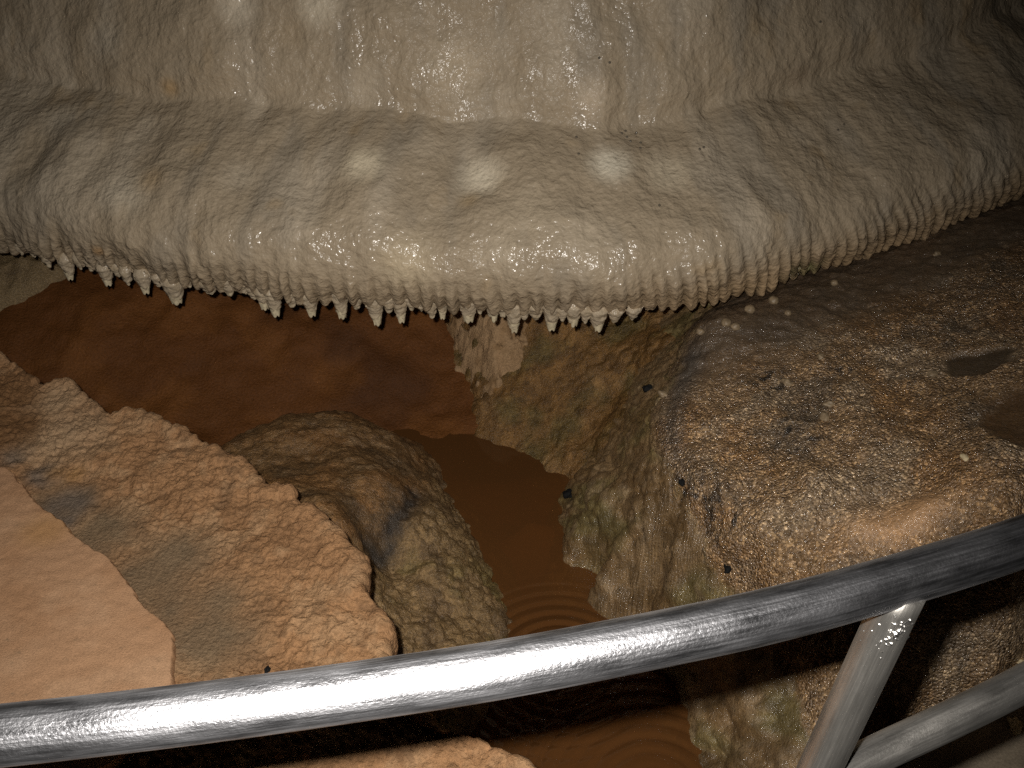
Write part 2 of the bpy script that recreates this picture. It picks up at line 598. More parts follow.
# --- stalactites along the hem
TIPS = [(19, 256, 7, 8), (32, 259, 5, 7), (46, 269, 10, 10), (66, 277, 12, 11), (78, 271, 6, 8), (89, 273, 7, 8), (104, 283, 9, 12), (116, 279, 6, 8), (126, 287, 9, 9),
        (142, 291, 10, 12), (157, 289, 6, 10), (172, 302, 14, 17), (187, 290, 7, 9), (207, 297, 9, 16), (227, 299, 14, 14), (244, 296, 6, 9), (252, 301, 8, 11), (262, 307, 9, 12),
        (273, 314, 16, 13), (290, 310, 12, 13), (299, 306, 7, 10), (309, 314, 14, 14), (325, 307, 11, 12), (340, 316, 18, 13), (355, 312, 14, 15), (366, 308, 7, 9), (375, 323, 20, 14),
        (388, 315, 10, 11), (400, 320, 15, 12), (411, 312, 8, 10), (421, 313, 8, 10), (431, 320, 15, 13), (442, 316, 11, 9), (455, 315, 7, 10), (468, 320, 14, 16), (480, 315, 7, 10), (493, 319, 12, 12),
        (503, 319, 8, 9), (514, 330, 20, 14), (525, 322, 9, 10), (536, 323, 11, 13), (552, 328, 16, 14), (563, 323, 8, 9), (574, 324, 12, 14), (586, 325, 9, 10), (599, 329, 13, 15), (616, 325, 8, 12), (634, 322, 7, 12)]
BROKEN = {66: 1, 104: 1, 142: 1, 172: 1, 262: 1, 273: 1, 309: 1, 340: 1, 375: 1, 400: 1, 442: 1, 468: 1, 493: 1, 514: 1, 552: 1, 574: 1, 599: 1}


def lathe(prof_rz, n=18, lump=0.0, seed=0, lean=(0, 0), squash=1.0):
    """prof: list of (r,z) top to bottom"""
    pr = np.asarray(prof_rz, float)
    a = np.linspace(0, 2 * math.pi, n, endpoint=False)
    P = np.zeros((n, len(pr), 3))
    z0 = pr[0, 1]
    P[:, :, 0] = np.cos(a)[:, None] * pr[None, :, 0] + lean[0] * (z0 - pr[:, 1])[None]
    P[:, :, 1] = np.sin(a)[:, None] * pr[None, :, 0] * squash + lean[1] * (z0 - pr[:, 1])[None]
    P[:, :, 2] = pr[None, :, 1]
    if lump:
        nn = normals(P, True)
        P = P + nn * (lump * fbm(P + seed * 3.1, 90.0, 2, .5, seed))[..., None]
    return P


lipx, lipy = project(lip)
for i, (tx, ty, ln, wd) in enumerate(TIPS):
    j = int(np.argmin(np.abs(lipx - tx) + np.where((lipx > -100) & (lipx < 900), 0, 1e6)))
    base = lip[j] + np.array([outd[j, 0], outd[j, 1], 0]) * 0.003
    dep = float((base - CAM) @ FWD)
    m_px = dep / FPX
    ctip = aty(tx, ty, base[1])
    L_ = (ln * .95 + 5) * m_px / math.cos(math.radians(31))
    R_ = wd * 0.74 * m_px
    up = 0.05
    brk = tx in BROKEN
    rt = R_ * (0.42 if brk else 0.16)
    t = np.linspace(0, 1, 22)
    prof_s = [(0.0005, up + 0.004)] + [(R_ * (.35 + .65 * q), up * (1 - q)) for q in np.linspace(0, .9, 8)]
    prof_s += [(rt + (R_ - rt) * (1 - q) ** 0.8, -L_ * q) for q in t[:-1]] + [(rt * .9, -L_), (rt * .55, -L_ - rt * (.05 if brk else .35)), (0.0003, -L_ - rt * (.0 if brk else .45))]
    loc = ctip.copy()
    loc[2] += L_
    loc[:2] -= outd[j] * R_ * .55
    lean = (-0.12 * rake[j, 0] * 3 * 0.3, 0.0)
    Ps = lathe(prof_s, 22, 0.0030, i + 3, lean)
    c = np.empty(Ps.shape)
    c[:] = (0.44, 0.355, 0.25)
    c = blend(c, (0.36, 0.28, 0.18), sstep(0, .6, fbm(Ps + i, 60.0, 2, .5, i)) * .7)
    c = blend(c, (0.60, 0.50, 0.34), sstep(-.5 * L_, -L_, Ps[..., 2]) * .6)
    upz = np.clip(Ps[..., 2] / up, 0, 1)
    Ps[..., 0] -= outd[j, 0] * R_ * .9 * upz
    Ps[..., 1] -= outd[j, 1] * R_ * .9 * upz
    ms = grid_mesh('stalactite', Ps, wrap=True, col=c, flip=True, attrs={'Wet': .35})
    so = link('stalactite', ms, M['flow'], flow, tuple(loc - FB))
    if brk:
        # a chipped pale shell hangs from one side of the tip
        a = np.linspace(-1.5, 1.5, 14) + (i * 1.7 % 1.2) - 1.6
        h = np.linspace(0, 1, 9)
        Rr = rt * 1.25
        for_in = []
        jag = 0.25 + .75 * np.abs(np.sin(a * 2.3 + i))
        Po = np.zeros((14, 9, 3))
        Po[:, :, 0] = np.cos(a)[:, None] * Rr * (1.1 - .35 * h[None])
        Po[:, :, 1] = np.sin(a)[:, None] * Rr * (1.1 - .35 * h[None])
        Po[:, :, 2] = L_ * .22 - (L_ * .22 + .010 * jag[:, None] + .004) * h[None]
        Pi = Po * np.array([.72, .72, 1]) + np.array([0, 0, .0008])
        sh = np.concatenate([Po, Pi[:, ::-1], Po[:, :1]], 1)
        sh += np.array([lean[0] * L_, 0, 0])
        mt = grid_mesh('broken_tip', sh, flip=True)
        tp = link('broken_tip', mt, M['cream'], so, (0, 0, -L_))
        tp['label'] = 'pale chipped shell at the tip'

# --- shiny beads of water caught on the fold
DROPS = [(622, 133), (627, 137), (631, 141), (636, 133), (641, 148), (640, 143), (625, 131), (579, 154), (699, 149), (703, 147), (577, 137), (838, 130), (844, 125), (600, 58), (610, 62), (660, 205), (820, 22)]
dm = None
for i, (x, y) in enumerate(DROPS):
    p = surf(x, y)
    r = 0.0034
    pr = [(0.0003, r), (r * .5, r * .87), (r * .85, r * .5), (r, 0), (r * .9, -r * .45), (r * .6, -r * .75), (.0003, -r * .8)]
    if dm is None:
        dm = grid_mesh('water_droplet', lathe(pr, 12), wrap=True, flip=True)
        dm.materials.append(M['drop'])
    o = bpy.data.objects.new('water_droplet', dm)
    o.location = p
    COL.objects.link(o)
    tag(o, 'tiny dark water bead clinging to the face of the pale flowstone', 'water droplet', 'water beads on the flowstone')


# ================================================================== heightfield rocks
def hfield(ctrl_px, box, step, lam=1e-3, extra=(), fx=None, fy=None):
    C = [atz(*c) for c in ctrl_px] + [np.array(e, float) for e in extra]
    f = tps(C, lam)
    xs = axis(box[0], box[1], step, *fx) if fx else np.arange(box[0], box[1], step)
    ys = axis(box[2], box[3], step, *fy) if fy else np.arange(box[2], box[3], step)
    X, Y = np.meshgrid(xs, ys, indexing='ij')
    Z = f(X, Y)
    return np.stack([X, Y, Z], -1), f


def poly_out(X, Y, poly):
    """distance outside a closed polygon (0 inside)"""
    p = np.asarray(poly)[:, :2]
    q = np.roll(p, -1, 0)
    best = np.full(X.shape, 1e9)
    ins = np.zeros(X.shape, bool)
    for (x0, y0), (x1, y1) in zip(p, q):
        ex, ey = x1 - x0, y1 - y0
        t = np.clip(((X - x0) * ex + (Y - y0) * ey) / (ex * ex + ey * ey + 1e-12), 0, 1)
        best = np.minimum(best, np.hypot(X - x0 - t * ex, Y - y0 - t * ey))
        c = ((y0 > Y) != (y1 > Y)) & (X < (x1 - x0) * (Y - y0) / (y1 - y0 + 1e-15) + x0)
        ins ^= c
    return np.where(ins, 0.0, best), np.where(ins, best, 0.0)


def axis(a, b, step, lo, hi, fine):
    """samples from a to b, finer between lo and hi"""
    v = np.r_[np.arange(a, lo - .4 * step, step), np.arange(lo, hi - .4 * fine, fine), np.arange(hi, b, step)]
    return v


# ---- floor (bed of the pool) and wall_back
xs = np.arange(-2.6, 2.6, .016)
ys = np.arange(-.9, 4.6, .016)
X, Y = np.meshgrid(xs, ys, indexing='ij')
Pb = np.stack([X, Y, -.10 + 0 * X], -1)
Pb[..., 2] += 0.03 * fbm(Pb, 2.0, 3, .5, 3)
stp = atz(540, 527, -.02)
Pb[..., 2] += (.094 + .02 * noise(Pb, 30.0, 4)) * np.exp(-((X - stp[0]) ** 2 / .08 ** 2 + (Y - stp[1]) ** 2 / .045 ** 2))
cb = np.empty(Pb.shape)
cb[:] = (0.13, 0.06, 0.02)
cb = blend(cb, (0.30, 0.15, 0.07), np.exp(-((X - stp[0]) ** 2 / .11 ** 2 + (Y - stp[1]) ** 2 / .06 ** 2)))
fl = link('floor', grid_mesh('floor', Pb, col=cb), M['mud'])
tag(fl, kind='structure')

BANK = [(-200, 300, .30), (-100, 380, .10), (0, 330, .20), (100, 330, .20), (200, 320, .20), (300, 320, .19), (400, 330, .16), (450, 350, .11),
        (0, 400, .09), (100, 400, .08), (200, 400, .06), (300, 400, .05), (400, 400, .045), (350, 430, .012), (400, 434, .0), (440, 432, .0), (470, 438, -.005), (510, 455, -.01), (400, 452, -.03), (300, 460, -.04), (200, 450, .01), (90, 450, .03),
        (550, 440, .0), (600, 420, .0), (700, 380, .0)]
EX = [(-1.8, 3.3, .5), (-.8, 3.3, .50), (0, 3.35, .5), (.8, 3.4, .5), (1.6, 3.4, .5), (-.8, 3.0, .32), (0, 3.0, .34), (.8, 3.0, .3), (-.8, 1.6, -.15), (0, 1.6, -.25), (.8, 1.6, -.25), (-1.8, 1.6, .05), (1.6, 2.0, -.2), (1.6, 2.6, -.1)]
Pw, fb = hfield(BANK, (-2.2, 2.2, 1.5, 3.6), .011, 3e-3, EX)
nn = normals(Pw)
Pw = Pw + nn * (0.016 * fbm(Pw, 6.0, 3, .5, 7) + 0.004 * fbm(Pw, 28.0, 3, .55, 9))[..., None]
cw = np.empty(Pw.shape)
cw[:] = (0.144, 0.067, 0.020)
cw = blend(cw, (0.086, 0.041, 0.015), sstep(0, .6, fbm(Pw, 3.5, 3, .5, 13)) * .8)
cw = blend(cw, (0.218, 0.106, 0.032), sstep(0.05, .7, fbm(Pw, 5.0, 3, .5, 17)) * .6)
cw = cw * np.array([.95, .74, .58])
wb = link('wall_back', grid_mesh('wall_back', Pw, col=cw, keep=Pw[..., 2] > -.2), M['mud'])
tag(wb, kind='structure')

# ---- green-brown nodular bank under the lip
GB = [(480, 438, -.005), (500, 446, -.005), (530, 459, -.005), (560, 476, -.005), (590, 484, .02), (510, 420, .045), (560, 430, .06), (610, 440, .13), (650, 430, .20), (510, 390, .10), (560, 395, .12), (610, 395, .16), (650, 390, .24),
      (510, 355, .165), (560, 355, .185), (610, 355, .22), (660, 355, .30), (520, 325, .235), (580, 325, .25), (640, 325, .29), (690, 325, .36), (470, 420, .0), (470, 390, .05), (475, 350, .14), (480, 322, .22),
      (440, 425, -.06), (440, 390, .0), (440, 350, .08), (440, 322, .15), (520, 490, -.06), (580, 520, -.1), (640, 500, .02), (690, 480, .1), (400, 340, .0), (400, 400, -.08)]
Pg, fgb = hfield(GB, (-.42, .85, 1.75, 3.0), .005, 2e-4, [(.2, 3.0, .5), (.6, 3.0, .55), (.9, 2.7, .55), (-.2, 3.0, .4), (-.4, 3.0, .2), (.9, 2.0, .2), (0, 1.75, -.2), (.4, 1.75, -.1)])
nn = normals(Pg)
w1, k1 = worley(Pg, 32.0, 4, True)
w2, k2 = worley(Pg, 70.0, 5, True)
Pg = Pg + nn * (0.022 * fbm(Pg, 7.0, 2, .5, 23) + 0.009 * knob(w1) + .0055 * knob(w2))[..., None]
cg = np.empty(Pg.shape)
cg[:] = (0.270, 0.153, 0.048)
cg = blend(cg, (0.169, 0.130, 0.041), sstep(-.1, .6, fbm(Pg, 7.0, 3, .5, 29)) * .8)
cg = blend(cg, (0.365, 0.221, 0.086), sstep(.1, .7, fbm(Pg, 9.0, 3, .5, 37)) * .6)
cg = blend(cg, (0.810, 0.715, 0.483), spot(Pg, atz(552, 350, .27), .022, .8) * sstep(-.1, .4, noise(Pg, 60, 4)) * .7)
cg = tint(tint(cg * np.array([.74, .68, .66]), k1, .22), k2, .22)
gb = link('limestone_bank', grid_mesh('limestone_bank', Pg, col=cg, keep=Pg[..., 2] > np.minimum(-.12, 9)), M['boulder'])
tag(gb, 'brown and green knobbly limestone bank sloping into the pool beneath the stalactite fringe', 'rock')

# ---- tan rock outcrop at the lip, left of that bank
def on_surf(f, px, py, z=.2):
    for _ in range(25):
        p = atz(px, py, z)
        z = .5 * z + .5 * float(f(p[0], p[1]))
    return atz(px, py, z)


OCP = [on_surf(fgb, x, y) for x, y in [(446, 306), (455, 325), (464, 345), (470, 366), (480, 385), (490, 394), (500, 388), (505, 370), (513, 350), (524, 330), (534, 306)]]
xs = np.arange(-.34, .16, .004)
ys = np.arange(2.0, 3.0, .004)
X, Y = np.meshgrid(xs, ys, indexing='ij')
o_, i_ = poly_out(X, Y, OCP)
Po_ = np.stack([X, Y, fgb(X, Y)], -1)
o_ = np.maximum(0, o_ + .03 * fbm(Po_, 20.0, 3, .5, 42))
Po_[..., 2] += .040 * sstep(0, .06, i_) + .034 - 1.6 * o_
nn = normals(Po_)
Po_ = Po_ + nn * (0.007 * fbm(Po_, 12.0, 3, .5, 43) + .003 * fbm(Po_, 60.0, 2, .5, 44))[..., None]
co = np.empty(Po_.shape)
co[:] = (0.40, 0.255, 0.135)
co = blend(co, (0.26, 0.15, 0.065), sstep(-.1, .6, fbm(Po_, 14.0, 3, .5, 47)) * .8)
oc = link('rock_outcrop', grid_mesh('rock_outcrop', Po_, col=co, keep=o_ < .09), M['crust'])
tag(oc, 'pale tan rock outcrop jutting down under the middle of the stalactite fringe', 'rock')

# ---- brown-grey ledge under the left end of the lip
LGP = [on_surf(fb, x, y) for x, y in [(-260, 200), (-100, 222), (0, 238), (40, 256), (66, 275), (46, 285), (22, 297), (0, 308), (-60, 330), (-160, 350), (-300, 350)]]
xs = np.arange(-2.2, -.75, .008)
ys = np.arange(1.9, 3.6, .008)
X, Y = np.meshgrid(xs, ys, indexing='ij')
o_, i_ = poly_out(X, Y, LGP)
Pl = np.stack([X, Y, fb(X, Y)], -1)
Pl[..., 2] += .025 + .03 * sstep(0, .08, i_) - 2.0 * np.maximum(0, o_ + .01 * noise(Pl, 15.0, 2))
nn = normals(Pl)
Pl = Pl + nn * (0.016 * fbm(Pl, 9.0, 3, .5, 53) + .008 * (.6 - worley(Pl, 30.0, 14)))[..., None]
cl = np.empty(Pl.shape)
cl[:] = (0.26, 0.18, 0.09)
cl = blend(cl, (0.15, 0.10, 0.05), sstep(-.1, .6, fbm(Pl, 9.0, 3, .5, 57)) * .8)
lg = link('rock_ledge', grid_mesh('rock_ledge', Pl, col=cl, keep=o_ < .12), M['boulder'])
tag(lg, 'brown-grey bumpy rock ledge tucked under the left end of the flowstone lip', 'rock')

# ---- right-hand gritty mound
MD = [(700, 322, .50), (760, 305, .52), (850, 280, .535), (930, 245, .56), (1000, 215, .59), (1060, 190, .61), (1200, 130, .66),
      (690, 350, .47), (676, 385, .455), (664, 420, .44), (664, 455, .425), (680, 490, .41), (700, 525, .385), (722, 565, .345), (742, 600, .30), (760, 640, .27), (800, 700, .24), (820, 768, .2),
      (700, 400, .475), (700, 440, .463), (705, 480, .445), (725, 380, .487), (735, 460, .475), (725, 520, .425), (765, 545, .43), (760, 350, .51), (740, 420, .49), (750, 500, .46), (790, 560, .42), (850, 340, .535), (850, 420, .535), (850, 500, .51), (850, 580, .43), (850, 640, .36),
      (950, 320, .57), (950, 420, .58), (950, 500, .56), (950, 560, .50), (930, 640, .40), (1024, 260, .62), (1024, 340, .62), (1024, 420, .62), (1024, 500, .61), (1024, 600, .50), (1000, 680, .34), (900, 705, .27), (940, 735, .19), (985, 725, .20), (1030, 710, .22), (1000, 765, .08), (930, 768, .1), (1080, 670, .32),
      (1150, 300, .68), (1150, 450, .70), (1150, 600, .6),
      (575, 478, .0), (560, 505, .0), (559, 540, .0), (567, 567, .0), (588, 595, .0), (612, 617, .0), (650, 655, .0), (680, 700, .0), (695, 740, .0), (705, 790, .0),
      (620, 440, .20), (642, 410, .37), (610, 490, .17), (600, 530, .13), (605, 560, .12), (640, 470, .34), (640, 510, .29), (640, 560, .20), (660, 600, .16), (690, 560, .29), (690, 610, .19), (710, 650, .15), (735, 700, .13), (740, 750, .1), (670, 530, .335),
      (535, 540, -.14), (545, 575, -.14), (590, 625, -.16), (640, 690, -.18), (660, 750, -.18), (665, 800, -.2), (660, 350, .3)]
Pm, fm = hfield(MD, (-.02, 1.75, .75, 2.95), .0045, 9e-4, fx=(.07, .44, .0013), extra=[(.35, 2.5, .3), (.7, 2.7, .42), (1.2, 2.9, .5), (1.7, 2.8, .6), (.3, .85, -.05), (.9, .8, .1), (1.6, .8, .3), (.05, 2.3, -.3), (.0, 1.2, -.25)])
nn = normals(Pm)
pxm, pym = project(Pm)
# flank = everything left of the brow
brow = np.interp(pym, [300, 330, 380, 420, 455, 490, 525, 565, 600, 640, 700, 770], [715, 690, 672, 660, 660, 676, 697, 718, 738, 770, 800, 830])
flank = 1 - sstep(-9, 9, pxm - brow + 12 * noise(Pm, 20.0, 3))
vv = np.array([-.37, .72, -.62])
Pe = Pm - .55 * (Pm @ vv)[..., None] * vv * flank[..., None]
w1, k1 = worley(Pe, 36.0, 6, True)
w2, k2 = worley(Pe, 80.0, 8, True)
w3, k3 = worley(Pm, 120.0, 9, True)
d = 0.014 * fbm(Pm, 8.0, 3, .5, 63)
d += flank * (0.010 * knob(w1) + 0.006 * knob(w2))
d += (1 - flank) * (0.005 * fbm(Pm, 22.0, 3, .55, 67) + 0.0035 * knob(w3) + .004 * knob(w2) * sstep(-.2, .3, noise(Pm, 10.0, 68)))
# undulating mud lump near the rail
ml = atz(905, 515, .53)
dm_ = ((Pm[..., 0] - ml[0]) / .10) ** 2 + ((Pm[..., 1] - ml[1]) / .04) ** 2 + .5 * noise(Pm, 14.0, 12)
lumpm = np.exp(-dm_)
# smooth damp strips near the flowstone hem, and two muddy hollows
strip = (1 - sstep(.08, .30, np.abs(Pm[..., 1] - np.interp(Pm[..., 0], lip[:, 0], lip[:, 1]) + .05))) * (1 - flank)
pd1 = atz(978, 360, .59)
pd2 = atz(1015, 425, .61)
hol1 = 1 - sstep(.6, 1.2, ((Pm[..., 0] - pd1[0]) / .075) ** 2 + ((Pm[..., 1] - pd1[1]) / .05) ** 2 + .5 * noise(Pm, 22.0, 5))
hol2 = 1 - sstep(.6, 1.2, ((Pm[..., 0] - pd2[0] - .03) / .08) ** 2 + ((Pm[..., 1] - pd2[1]) / .13) ** 2 + .5 * noise(Pm, 18.0, 6))
sm = np.clip(1 - np.maximum.reduce([strip * .8, hol1, hol2, lumpm * .9]), 0.05, 1)
d = d * (0.35 + 0.65 * sm) + lumpm * .022 - .012 * hol1 - .008 * hol2
d += strip * .006 * fbm(Pm, 26.0, 2, .5, 69)
Pm2 = Pm + nn * d[..., None]
cm = np.empty(Pm.shape)
cm[:] = (0.325, 0.222, 0.122)
cm = blend(cm, (0.36, 0.28, 0.185), sstep(-.05, .5, fbm(Pm, 6.0, 4, .6, 71)) * .8)
cm = blend(cm, (0.31, 0.178, 0.072), sstep(.05, .6, fbm(Pm + 5, 5.0, 4, .6, 73)) * .65)
cm = blend(cm, (0.17, 0.138, 0.098), sstep(.15, .7, fbm(Pm + 9, 7.0, 4, .6, 75)) * .7)
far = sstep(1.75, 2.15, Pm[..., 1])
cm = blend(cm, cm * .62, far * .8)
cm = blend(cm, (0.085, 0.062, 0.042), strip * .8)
cm = blend(cm, (0.522, 0.322, 0.163), np.clip(lumpm * 1.2, 0, 1))
cm = blend(cm, (0.051, 0.036, 0.021), hol1 * .9)
cm = blend(cm, (0.109, 0.059, 0.023), hol2 * .9)
fk = np.empty(Pm.shape)
fk[:] = (0.285, 0.195, 0.095)
fk = blend(fk, (0.19, 0.168, 0.062), sstep(-.05, .6, fbm(Pe, 8.0, 3, .55, 77)) * .7)
fk = blend(fk, (0.20, 0.125, 0.05), sstep(.0, .6, fbm(Pe, 10.0, 3, .55, 79)) * .6)
fk = blend(fk, (0.40, 0.30, 0.175), sstep(.15, .7, fbm(Pm, 16.0, 2, .55, 80)) * .5)
fk = tint(tint(fk * np.array([.86, .80, .78]), k1, .22), k2, .25)
cm = tint(cm * np.array([.98, .92, .88]), k3, .3 * sm)
cm = cm * (1 - flank[..., None]) + fk * flank[..., None]
# dark rim along the brow and clusters of black specks
rim = np.exp(-((pxm - brow - 12) / 12.0) ** 2) * sstep(330, 360, pym) * (1 - sstep(430, 500, pym))
cm = blend(cm, (0.09, 0.083, 0.075), rim * .65)
blk = np.zeros(pxm.shape)
for (x, y, z, r) in [(718, 518, .43, .055), (725, 568, .37, .03), (700, 500, .43, .03), (770, 375, .52, .05), (800, 430, .52, .05), (845, 365, .53, .03), (680, 488, .41, .025)]:
    blk = np.maximum(blk, spot(Pm, atz(x, y, z), r, .8))
cm = blend(cm, (0.012, 0.012, 0.012), blk * sstep(.12, .28, noise(Pm, 55.0, 81)))
Gm = (1 - flank) * sm
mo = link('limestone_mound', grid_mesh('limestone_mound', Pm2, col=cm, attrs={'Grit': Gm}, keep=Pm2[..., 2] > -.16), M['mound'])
tag(mo, 'big gritty brown limestone mound right of the pool, with a green knobbly flank', 'rock')

# ---- boulder between the shelf and the pool
BD = [(240, 440, .16), (290, 420, .17), (345, 414, .16), (395, 438, .14), (425, 475, .11), (300, 455, .24), (350, 445, .23), (330, 490, .29), (380, 480, .24), (410, 500, .19),
      (360, 530, .27), (395, 530, .19), (375, 560, .17), (400, 560, .135), (440, 500, .10), (450, 530, .12), (430, 570, .14), (400, 600, .15), (380, 640, .18), (440, 610, .11), (470, 560, .08), (468, 610, .07),
      (452, 500, .02), (470, 535, .0), (492, 575, .0), (506, 605, .0), (508, 640, .0), (506, 680, .0), (490, 650, .04), (450, 680, .08), (480, 720, .0),
      (540, 620, -.16), (530, 570, -.16), (545, 680, -.18), (470, 480, -.12), (520, 740, -.2), (200, 470, .2), (250, 500, .28), (300, 550, .3), (340, 620, .24), (400, 720, .1)]
Pd, fd = hfield(BD, (-.85, .12, .95, 2.35), .0045, 6e-5, fx=(-.25, .1, .0026), extra=[(-.6, 2.25, -.08), (-.35, 2.32, -.1), (-.12, 2.22, -.1), (-.75, 2.1, .0), (-.8, 1.6, .1), (0.08, 1.9, -.25), (-.7, 1.1, .1), (0.0, 1.0, -.2), (-.3, 1.0, .05), (.1, 2.3, -.3), (-.8, 2.34, -.2)])
nn = normals(Pd)
pxd, pyd = project(Pd)
lo = sstep(-20, 25, (pxd - 410) * .77 + (pyd - 505) * .64 - 0)      # lower, greener lobe beyond the crease
w1, k1 = worley(Pd, 38.0, 16, True)
w2, k2 = worley(Pd, 85.0, 18, True)
d = 0.012 * fbm(Pd, 8.0, 3, .5, 83) + 0.004 * fbm(Pd, 32.0, 3, .55, 85) + (0.35 + .65 * lo) * (.009 * knob(w1) + .0055 * knob(w2))
Pd2 = Pd + nn * d[..., None]
cdl = np.empty(Pd.shape)
cdl[:] = (0.265, 0.175, 0.088)
cdl = blend(cdl, (0.32, 0.19, 0.085), sstep(0, .5, fbm(Pd, 8.0, 4, .6, 87)) * .7)
cdl = blend(cdl, (0.155, 0.118, 0.075), sstep(.05, .6, fbm(Pd, 9.0, 4, .6, 89)) * .6)
cdl = blend(cdl, (0.48, 0.37, 0.24), sstep(.40, .8, fbm(Pd, 18.0, 3, .6, 90)) * .5)
lc = np.empty(Pd.shape)
lc[:] = (0.30, 0.225, 0.125)
lc = blend(lc, (0.18, 0.17, 0.062), sstep(0, .5, fbm(Pd, 9.0, 3, .55, 91)) * sstep(530, 590, pyd) * .6)
lc = blend(lc, (0.17, 0.125, 0.075), sstep(.1, .6, fbm(Pd, 11.0, 3, .55, 93)) * .7)
cdl = cdl * (1 - lo[..., None]) + lc * lo[..., None]
cdl = tint(tint(cdl, k1, .15), k2, .25)
cdl = cdl * np.array([.95, .80, .64]) * (.80 + .12 * lo[..., None])
# near-black colour and a slight dip along the crease
seg = np.array([atz(413, 490, .18), atz(408, 515, .17), atz(390, 540, .17), atz(368, 560, .18)])
dd = np.full(pxd.shape, 9.0)
for a_, b_ in zip(seg[:-1, :2], seg[1:, :2]):
    ab = b_ - a_
    t = np.clip(((Pd[..., :2] - a_) @ ab) / (ab @ ab), 0, 1)
    dd = np.minimum(dd, np.linalg.norm(Pd[..., :2] - a_ - t[..., None] * ab, axis=-1))
seam = np.exp(-(dd / .022) ** 2)
cdl = blend(cdl, (0.030, 0.028, 0.026), np.clip(seam * (1 + .5 * noise(Pd, 30.0, 4)), 0, 1) * .85)
Pd2[..., 2] -= seam * .012
bo = link('boulder', grid_mesh('boulder', Pd2, col=cdl, attrs={'Grit': .2}, keep=Pd2[..., 2] > -.14), M['boulder'])
tag(bo, 'rounded brown boulder with a dark crease, between the tan shelf and the pool', 'boulder')


# ================================================================== tan rock shelf (left)
ZS = .50
OUTL = [(-420, 330), (-250, 325), (-120, 335), (-30, 352), (12, 366), (40, 388), (62, 383), (84, 395), (103, 412), (135, 413), (162, 424), (190, 437), (215, 452), (240, 466), (262, 482), (285, 495), (306, 512), (325, 530),
        (343, 550), (356, 573), (364, 592), (378, 614), (380, 635), (378, 655), (392, 680), (412, 708), (438, 728), (458, 735), (474, 737), (496, 748), (514, 760), (530, 773), (545, 800), (540, 860), (500, 930)]
ow = [atz(x, y, ZS)[:2] for x, y in OUTL]
ow += [np.array([-.15, .52]), np.array([-.5, .46]), np.array([-1.0, .5]), np.array([-1.5, .7]), np.array([-1.75, 1.2]), np.array([-1.7, 1.7])]
ow = np.array(ow)
NT = 1500
cl_ = crom(np.vstack([ow, ow[:1]]), NT + 1)[:-1]
ctr = np.array([-.62, 1.1])
# crumbly edge
e3 = np.concatenate([cl_, np.zeros((NT, 1))], 1)
rad = cl_ - ctr
rl = np.linalg.norm(rad, axis=1, keepdims=True)
cl_ = cl_ + rad / rl * (0.010 * fbm(e3, 18.0, 3, .6, 101) + .005 * np.abs(noise(e3, 60.0, 102)))[:, None]
NS, NE = 230, 40
sgr = 1 - (1 - np.linspace(0.0, 1, NS)) ** 1.15
Ptop = np.zeros((NT, NS + NE, 3))
Ptop[:, :NS, :2] = ctr + (cl_ - ctr)[:, None, :] * sgr[None, :, None]
SH = [(0, 400, .50), (100, 440, .49), (60, 500, .472), (110, 540, .472), (160, 590, .472), (200, 560, .48), (250, 600, .483), (200, 660, .477), (250, 540, .495), (180, 450, .50), (300, 540, .505), (350, 600, .505), (380, 630, .50),
      (240, 475, .50), (0, 560, .475), (0, 650, .475), (100, 650, .475), (330, 660, .49), (450, 745, .49), (300, 768, .48), (100, 768, .475), (-200, 450, .5), (-200, 650, .48)]
fs = tps([atz(*c) for c in SH], 1e-3)
Ptop[:, :NS, 2] = fs(Ptop[:, :NS, 0], Ptop[:, :NS, 1])
edge_n = rad / rl
te = np.linspace(0, 1, NE + 1)[1:]
for k_, t_ in enumerate(te):
    ang = min(t_ / .12, 1.0) * math.pi / 2
    inset = .010 * (math.sin(ang)) - .10 * max(0, t_ - .12) ** 1.2
    drop = .014 * (1 - math.cos(ang)) + .62 * max(0, t_ - .12)
    Ptop[:, NS + k_, :2] = cl_ + edge_n * inset
    Ptop[:, NS + k_, 2] = Ptop[:, NS - 1, 2] - drop
nn = normals(Ptop, True)
if nn[0, NS // 2, 2] < 0:
    nn = -nn
    flp = True
else:
    flp = False
q2 = Ptop
# sand plate region (smooth, no crust relief under it)
PLT = [(-420, 470), (-200, 468), (-60, 462), (0, 466), (22, 486), (42, 510), (60, 522), (80, 541), (104, 557), (118, 572), (131, 590), (146, 608), (164, 624), (172, 640), (171, 662), (168, 690), (150, 720), (90, 775), (-60, 820), (-420, 840)]
pw = np.array([atz(x, y, .487)[:2] for x, y in PLT])
dist_e = np.full(Ptop.shape[:2], 9.0)
crag = fbm(q2, 9.0, 4, .6, 111)
w1 = worley(q2 + .01 * np.stack([noise(q2, 40, 7)] * 3, -1), 38.0, 26)
w2 = worley(q2, 90.0, 27)
pxq, pyq = project(q2)
